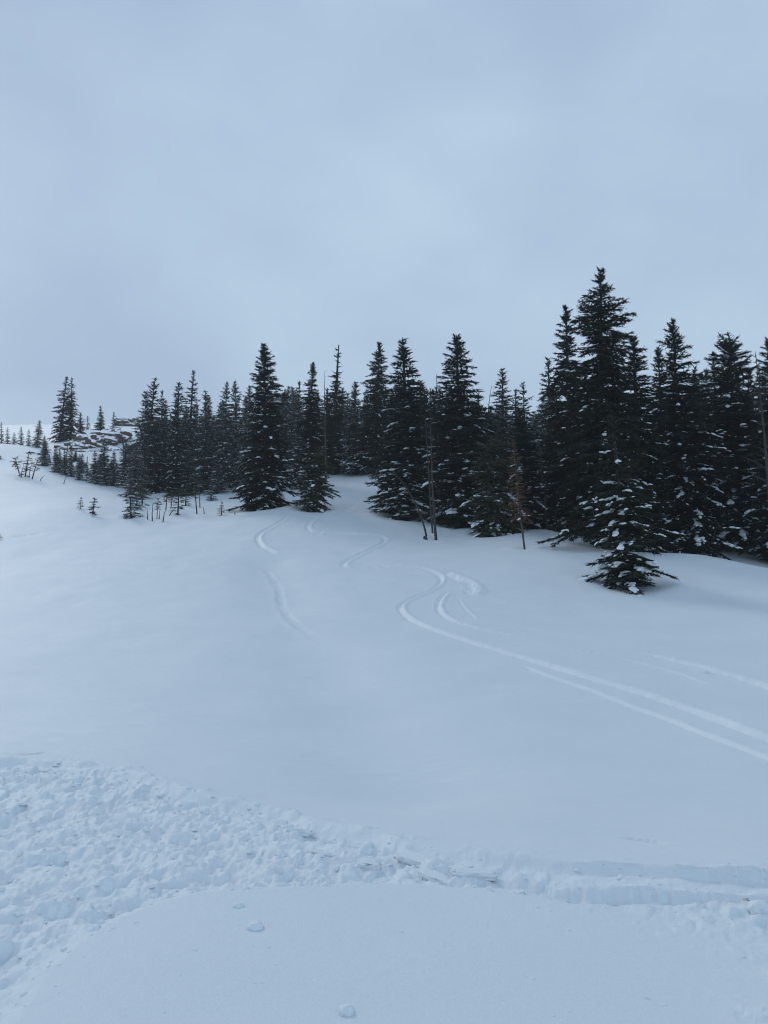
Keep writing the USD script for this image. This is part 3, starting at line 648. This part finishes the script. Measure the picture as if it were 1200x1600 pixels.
# ---- conifers filling the stands behind
SKYLINE = np.array([(195, 722), (214, 696), (234, 642), (260, 622), (300, 616), (340, 618), (380, 612), (420, 612), (460, 604), (500, 604), (540, 606), (570, 600), (600, 604), (650, 596), (680, 600), (720, 612), (750, 632), (800, 642), (830, 645), (850, 612), (900, 575), (990, 590), (1012, 680), (1032, 630), (1060, 570), (1120, 575), (1180, 575), (1240, 560)], float)
def fill(n, u0, u1, Y0, Y1, label, group, protos, half, low, seed):
    r = random.Random(seed)
    for k in range(n):
        u = u0 + (u1 - u0) * (k + r.random()) / n; Y = r.uniform(Y0, Y1)
        if 524 < u < 606: Y = max(Y, r.uniform(93, 106))
        vt = np.interp(u, SKYLINE[:, 0], SKYLINE[:, 1]) + low * r.random() ** 1.6 + 1
        T(r.choice(protos), label, u, None, Y, u + r.uniform(-3, 3), vt, r.uniform(0.75, 1.2) * half, group=group)
HAZY = ['far_spire', 'far_spire_leaning', 'far_column', 'far_spire_thin', 'far_cone', 'far_frosted']
fill(58, 205, 470, 80, 108, 'grey-green conifer deep in the hazy stand left of the big clumpy one', 'conifers deep in the hazy stand', HAZY, 19, 95, 1)
fill(15, 215, 390, 68, 82, 'low conifer along the foot of the hazy stand', 'low conifers at the foot of the hazy stand', ['far_frosted', 'far_cone', 'far_skirt'], 22, 100, 2)
fill(44, 440, 730, 76, 100, 'dark conifer behind the tall ones of the middle stand', 'conifers behind the middle stand', HAZY + ['dark_spire', 'dark_column'], 17, 45, 3)
fill(18, 640, 770, 56, 72, 'dark conifer crowded between the two tallest of the middle stand', 'conifers crowded inside the middle stand', ['dark_spire', 'dark_column', 'ragged'], 24, 70, 4)
fill(16, 730, 860, 72, 100, 'frosted conifer seen through the dip between the stands', 'conifers in the dip between the stands', ['far_frosted', 'far_spire_thin', 'ragged'], 20, 45, 5)
fill(26, 880, 1240, 46, 58, 'dark conifer packed inside the right-hand stand', 'conifers inside the right-hand stand', ['dark_spire', 'dark_cone', 'dark_column', 'far_skirt'], 42, 90, 6)
fill(18, 860, 1240, 60, 85, 'dark conifer at the back of the right-hand stand', 'conifers at the back of the right-hand stand', ['dark_spire', 'dark_cone', 'dark_column'], 32, 50, 8)

# ---- saplings on the open slope
S = lambda proto, label, ub, vb, ut, vt, half, group=None: T(proto, label, ub, vb, None, ut, vt, half, group, 'sapling', 'sapling')
S('small_frosted', 'largest snow-dusted sapling at the left end of sapling cluster', 205, 808, 203, 742, 17)
S('small_frosted', 'bushy sapling behind the largest snow-dusted one', 214, 796, 215, 745, 12)
S('small_frosted', 'low bushy sapling on the rise right of the lone tall sapling', 330, 782, 331, 752, 12)
S('sapling', 'bushy sapling between the tufted ones and the lone tall sapling', 290, 790, 291, 762, 8)
S('sapling', 'sapling leaning against the right side of the largest one', 222, 790, 224, 752, 9)
S('sapling_tufted', 'thin sapling with a tuft, second from the right of cluster', 245, 811, 246, 778, 5)
S('sapling_tufted', 'taller tufted sapling left of the full sapling', 259, 797, 260, 768, 6)
S('sapling_tufted', 'tufted sapling standing behind the leaning stick in the cluster', 267, 794, 268, 766, 6)
S('sapling', 'full bushy sapling at the right end of sapling cluster', 278, 804, 280, 764, 10)
S('sapling_tufted', 'lone tall sapling with bare lower stem right of sapling cluster', 308, 803, 303, 748, 7)
S('sapling', 'small sapling standing alone on the snow left of the big conifer', 346, 805, 347, 784, 6)
S('sapling', 'small dark sapling alone on the left slope, left of a pair', 126, 795, 127, 777, 5)
S('sapling_bent', 'bent sapling alone on the left slope, right of a pair', 145, 804, 147, 776, 10)
S('sapling_bent', 'dark sapling tip cut by the left edge of the photo', -3, 842, 0, 828, 12)
S('small_spruce', 'very small snowy conifer between leaning dead tree and pale pole', 1090, 864, 1089, 836, 9)
S('sapling_bent', 'single tuft sticking out of the snow above the right-hand ski tracks', 816, 979, 816, 971, 5)
S('sapling_tufted', 'small tufted shrub stem farthest left of the crest shrubs', 32, 744, 25, 715, 7)
S('sapling', 'densest stem of the crest shrubs on the left slope', 39, 745, 46, 705, 8)
S('sapling_tufted', 'slanting tufted stem at the right of the crest shrubs', 50, 748, 60, 718, 7)
S('sapling_bent', 'little shrub tip at the left edge under the crest', 1, 718, 2, 711, 5)

# ---- dead trees, poles and sticks
def dead(name, label, px, r0, seed, mats=None, cat='dead tree', Y=None, **kw):
    """px: photo points from foot to tip, all at the foot's distance"""
    b = spot(px[0][0], px[0][1] if Y is None else None, Y)
    q = [np.zeros(3)] + [at_depth(u, v, b[1]) - b for u, v in px[1:]]
    q[0] = np.array([0, 0, -0.3])
    parts = snag(seed, np.array(q), r0, **kw)
    n = numbered(name); x = UsdGeom.Xform.Define(stage, '/World/' + n); x.AddTranslateOp().Set(Gf.Vec3d(*map(float, b)))
    for p, m in parts.items(): obj(f'/World/{n}/{p}', m, (mats or {}).get(p, 'bark_dark'), smooth=True if p == 'trunk' else False)
    if 'branches' in parts: tag(stage.GetPrimAtPath(f'/World/{n}/branches'), kind='stuff')
    return tag(x.GetPrim(), label, cat)
GREY = {'trunk': 'bark_grey', 'branches': 'bark_grey'}
tree('rust', 'dead conifer with rusty red needles and a bare pale foot', 820, 856, None, 800, 688, 16, name='dead_tree', cat='dead tree')
dead('dead_tree', 'upright grey dead trunk at the edge of the middle stand', [(682, 842), (678, 800), (675, 740), (672, 640)], 0.095, 101, n=26, blen=0.9)
dead('dead_tree', 'thin dead trunk just behind the upright grey trunk', [(677, 833), (672, 780), (668, 700), (664, 650)], 0.065, 102, n=20, blen=0.8)
dead('dead_tree', 'dead trunk leaning left across the snowy skirted conifer', [(668, 838), (655, 800), (640, 770), (612, 735)], 0.07, 103, n=14, blen=0.8)
dead('dead_tree', 'bare dead pole standing in the gap left of right-hand stand', [(856, 830), (851, 780), (845, 720), (841, 690)], 0.085, 104, n=22, blen=0.8)
dead('dead_tree', 'pale bare pole in front of right-hand stand', [(1066, 864), (1063, 820), (1059, 770), (1056, 715)], 0.075, 105, GREY, n=10, blen=0.5)
dead('dead_tree', 'crooked leaning dead tree with forked bare top near the right edge', [(1106, 862), (1124, 828), (1142, 775), (1147, 725), (1158, 690)], 0.16, 106, GREY, n=16, blen=1.0)
dead('dead_tree', 'thin crooked dead stem right of the leaning dead tree', [(1172, 863), (1168, 830), (1161, 800), (1156, 770)], 0.08, 107, GREY, n=10, blen=0.6)
dead('dead_tree', 'tall bare topped dead tree rising above the right edge of the stand', [(1206, 870), (1199, 740), (1190, 640), (1180, 549)], 0.13, 108, n=60, blen=1.3, Y=39, from_=0.4)
dead('dead_tree', 'bare dead stick showing against the crown of the tallest tree', [(972, 890), (967, 780), (964, 720), (955, 652)], 0.08, 109, GREY, n=10, blen=0.4, Y=31.5)
dead('dead_tree', 'spiky dead tip beside the tall dark columnar conifer', [(686, 800), (684, 700), (683, 640), (682, 585)], 0.13, 110, n=36, blen=0.7, Y=58)
dead('dead_tree', 'curved bare dead top in the dip between the stands', [(766, 800), (764, 700), (763, 640), (769, 602)], 0.12, 111, n=24, blen=0.7, Y=64)
dead('dead_tree', 'thin dead top between the pointed and the bare-tipped conifer', [(508, 760), (508, 680), (507, 620), (508, 578)], 0.11, 112, n=36, blen=0.6, Y=67)
dead('dead_tree', 'forked dead tree on the slope right of the rock outcrop', [(196, 757), (194, 720), (192, 690), (186, 665)], 0.16, 113, n=16, blen=2.2, from_=0.5)
STK = dict(n=3, blen=0.3, from_=0.4, forks=False)
for i, (px, lab) in enumerate((
    ([(231, 812), (231, 796)], 'short upright stick left of the tall stick in sapling cluster'),
    ([(239, 814), (238, 802), (239, 785)], 'tall plain upright stick in sapling cluster'),
    ([(249, 811), (249, 798)], 'shortest stick right of the plain upright one'),
    ([(254, 816), (257, 803), (260, 793)], 'forked stick leaning right in front of sapling cluster'),
    ([(262, 806), (270, 798), (276, 793)], 'slanting stick between forked stick and full sapling'),
    ([(313, 793), (312, 775), (312, 760)], 'dead stem beside the lone tall sapling'),
    ([(320, 803), (318, 792)], 'little twig right of the lone tall sapling'),
    ([(361, 805), (368, 800)], 'low twig lying on snow before the big clumpy conifer'),
    ([(99, 756), (102, 748), (105, 742)], 'dark stub on the left slope between shrubs and small saplings'),
    ([(35, 746), (34, 738), (38, 725)], 'bare stem inside the crest shrubs'),
    ([(45, 746), (47, 735), (50, 722)], 'bare stem at the middle of crest shrubs'),
    ([(62, 751), (66, 746), (70, 743)], 'low curved twig right of the crest shrubs'),
    ([(167, 761), (167, 752)], 'stub poking from the snow below the frosted conifers'),
    ([(184, 762), (186, 750)], 'pale stub right of another stub below the frosted conifers'))):
    dead('dead_stick', lab, px, 0.055, 200 + i, cat='stick', **STK)
dead('stump', 'short dark stump in the snow below the upright grey trunk', [(667, 843), (664, 838)], 0.16, 130, cat='stump', r1=0.12, n=0)

bb = spot(772, 832); tipb = np.array([*gp(737, 833), 0]); tipb[2] = ground_z(tipb[0], tipb[1]) + 0.05; dv = tipb - bb
q_ = np.linspace(0, 1, 9); arc = np.outer(q_, dv) + np.outer(np.sin(q_ * math.pi * 0.85) * 0.42, [0, 0, 1]) + [0, 0, 0.1]
xb = UsdGeom.Xform.Define(stage, '/World/bent_bough'); xb.AddTranslateOp().Set(Gf.Vec3d(*map(float, bb)))
tag(xb.GetPrim(), 'bough bent to the ground under a thick pillow of snow beside green bushy conifer', 'bough')
obj('/World/bent_bough/branch', tube(arc, np.linspace(0.04, 0.012, 9), 6), 'bark_dark', smooth=True)
rb = np.random.default_rng(5); kq = rb.uniform(0.15, 1.0, 40); kp = np.stack([np.interp(kq, q_, arc[:, c]) for c in range(3)], 1); kd = rb.normal(0, 1, (40, 3)) * [1, 1, 0.3] + [0, 0, -0.5]
tag(obj('/World/bent_bough/twigs', needles(kp, kd, rb.uniform(0.2, 0.4, 40), np.full(40, 0.07), 6, rb), 'needles_dark'), kind='stuff')
sq = np.linspace(0.3, 0.98, 11); sp_ = np.stack([np.interp(sq, q_, arc[:, c]) for c in range(3)], 1) + [0, 0, 0.08]
tag(obj('/World/bent_bough/snow', lumps(sp_, np.tile(dv / np.linalg.norm(dv), (11, 1)) + rb.normal(0, 0.12, (11, 3)), np.column_stack([rb.uniform(0.2, 0.28, 11), rb.uniform(0.16, 0.24, 11), rb.uniform(0.11, 0.17, 11)]), rb, True, True), 'snow_lump', smooth=True), kind='stuff')

# ---- rocks
def rock(path, c, size, seed, rot=0.0, matname='rock_look'):
    m = trimesh.creation.icosphere(4); v = np.array(m.vertices)
    v = np.sign(v) * np.abs(v) ** 0.88
    d = fbm(v * 1.5 + seed * 7.3, 4, seed) - 0.5
    v = v * (1 + 1.15 * d[:, None])
    zq = np.round(v[:, 2] * 4 + d * 2.0) / 4
    v[:, 2] = 0.6 * v[:, 2] + 0.4 * zq
    v = v * np.asarray(size)
    cs, sn = math.cos(rot), math.sin(rot)
    v[:, :2] = v[:, :2] @ np.array([[cs, sn], [-sn, cs]])
    return obj(path, (v + c, np.array(m.faces)), matname, smooth=40)
o = spot(150, None, 108); base = np.array([o[0], o[1], o[2]])
n = numbered('rock_outcrop'); x = UsdGeom.Xform.Define(stage, '/World/' + n); x.AddTranslateOp().Set(Gf.Vec3d(*map(float, base)))
tag(x.GetPrim(), 'brown rock outcrop with snow on its ledges below the ridge conifers', 'rock')
for i, (u, v, Y, sx, sy, sz) in enumerate(((150, 697, 107, 2.3, 1.8, 1.25), (166, 690, 109, 2.1, 1.8, 1.1), (128, 704, 105, 1.5, 1.3, 0.75), (112, 708, 104, 1.5, 1.2, 0.5), (142, 712, 103, 1.8, 1.3, 0.45), (182, 684, 112, 1.6, 1.4, 0.9), (172, 708, 104, 1.4, 1.2, 0.6), (98, 704, 107, 1.3, 1.0, 0.45), (120, 697, 110, 1.2, 1.0, 0.5))):
    sx, sy, sz = sx * 1.25, sy * 1.25, sz * 1.3
    rock(f'/World/{n}/' + ('rock' if i == 0 else f'rock_{i:03d}'), at_depth(u, v, Y) - base, (sx, sy, sz), 300 + i, 0.25 + 0.3 * math.sin(i * 2.1))
for i, (u, v, Y, s, lab) in enumerate(((196, 662, 150, (2.6, 1.8, 1.1), 'far rocky knob on the skyline left of the hazy stand'), (60, 713, 96, (1.6, 1.2, 0.5), 'flat dark rock poking out of snow near the left crest'))):
    o = at_depth(u, v, Y); nn = numbered('boulder')
    rock('/World/' + nn, o, s, 320 + i); tag(stage.GetPrimAtPath('/World/' + nn), lab, 'rock')

# ---- snow clods and broken slabs in front
def clod_mesh(seed, size, slab=False):
    m = trimesh.creation.icosphere(3); v = np.array(m.vertices)
    e = 0.45 if slab else 0.75
    v = np.sign(v) * np.abs(v) ** e
    v *= 1 + 0.7 * (fbm(v * 1.9 + seed, 4, seed) - 0.5)[:, None]
    return v * np.asarray(size), np.array(m.faces)
def on_ground(name, label, cat, u, v, size, seed, slab=False, tilt=(0, 0, 0), group=None, sink=0.35):
    px, py = gp(u, v); z = ground_z(px, py)
    n = numbered(name); mv, mf = clod_mesh(seed, size, slab)
    R = trimesh.transformations.euler_matrix(*tilt)[:3, :3]
    p = obj('/World/' + n, (mv @ R.T, mf), 'snow_lump', smooth=True)
    UsdGeom.Xformable(p).AddTranslateOp().Set(Gf.Vec3d(float(px), float(py), z + size[2] * (0.75 - 2 * sink)))
    return tag(p, label, cat, group)
on_ground('snow_clod', 'round snow clod alone on the smooth snow nearest the camera', 'snow clod', 541, 1582, (0.030, 0.030, 0.024), 401, sink=0.3)
on_ground('snow_clod', 'snow clod just below the churned snow', 'snow clod', 398, 1450, (0.042, 0.036, 0.026), 402)
on_ground('snow_clod', 'pale flat snow clod left above the clod below churned snow', 'snow clod', 372, 1416, (0.03, 0.024, 0.016), 403)
on_ground('snow_clod', 'larger snow clod at the right end of the near track', 'snow clod', 1186, 1440, (0.05, 0.045, 0.04), 404)
on_ground('snow_clod', 'tiny clod of snow resting beside the right-hand ski tracks', 'snow clod', 1103, 1052, (0.05, 0.05, 0.05), 405, sink=0.1)
for i, (u, v, sx, sy, sz, tl) in enumerate(((520, 1303, 0.12, 0.07, 0.030, -0.5), (545, 1318, 0.09, 0.07, 0.028, 0.2), (470, 1290, 0.11, 0.06, 0.03, -0.45), (500, 1322, 0.10, 0.07, 0.03, -0.3), (575, 1336, 0.08, 0.06, 0.03, 0.1), (430, 1272, 0.10, 0.06, 0.04, 0.2), (655, 1338, 0.17, 0.08, 0.022, 0.05), (710, 1346, 0.13, 0.07, 0.022, -0.1), (740, 1362, 0.15, 0.05, 0.02, 0.12), (590, 1350, 0.07, 0.05, 0.028, 0.3), (690, 1364, 0.16, 0.06, 0.02, 0.0), (780, 1376, 0.15, 0.05, 0.02, 0.05))):
    on_ground('snow_block', 'broken block of snow lying in the narrow part of the churned track', 'snow block', u, v, (sx, sy, sz), 420 + i, True, (tl, 0.12 * math.sin(i * 3.3), 0.5 * math.sin(i * 1.7) - 0.25), 'broken snow blocks in the track', sink=0.55)
rng = np.random.default_rng(99)
cand = rng.uniform([-6, 2.2], [4.6, 9.6], (60000, 2))
ok = shapely.contains_xy(area, cand[:, 0], cand[:, 1]); dd = np.array(poly_dist(cand[:, 0], cand[:, 1], bot_w)[0]); dt_ = np.array(poly_dist(cand[:, 0], cand[:, 1], top_w)[0])
keep = (ok & (rng.random(len(cand)) < 0.11)) | ((~ok) & (dd < 0.7) & (cand[:, 0] > 0.8) & (rng.random(len(cand)) < 0.10 * np.exp(-dd / 0.25))) | ((~ok) & (cand[:, 1] < 4.6) & (rng.random(len(cand)) < 0.012)) | ((~ok) & (dt_ < 0.3) & (cand[:, 0] < 0.5) & (rng.random(len(cand)) < 0.03))
cand = cand[keep]
sz = np.exp(rng.normal(math.log(0.008), 0.6, len(cand))).clip(0.003, 0.03)
sz = np.where(ok[keep], sz, np.minimum(sz * 0.7, 0.012))
zs = GRID(np.stack([np.arctan2(cand[:, 0], cand[:, 1]), np.hypot(*cand.T)], 1))
ang = rng.uniform(0, 6.28, len(cand))
rub = lumps(np.column_stack([cand, zs - sz * 0.18]), np.column_stack([np.cos(ang), np.sin(ang), rng.uniform(-0.1, 0.1, len(cand))]), np.column_stack([sz * 1.2, sz, sz * rng.uniform(0.6, 1.0, len(cand))]), rng)
tag(obj('/World/snow_rubble', rub, 'snow_lump', smooth=True), 'small crumbs of broken snow scattered over the churned track', 'snow', kind='stuff')

# ------------------------------------------------------------------ blown snow and mist in the air
HAZE = 0.0005
top = float(V[:, 2].max()) + 25.0; low = float(V[:, 2].min()) - 1.0
hz = trimesh.creation.box([1100, 1100, top - low]); hz.apply_translation([0, 0, (top + low) / 2])
mat('haze_look', {'v': ('principled_volume', {'color': (0.93, 0.95, 0.97), 'density': HAZE, 'anisotropy': 0.2})}, [], surface=None, volume='v.volume')
tag(obj('/World/haze', (np.array(hz.vertices), np.array(hz.faces)), 'haze_look'), 'thin mist of blowing snow in the mountain air', 'haze', kind='stuff')
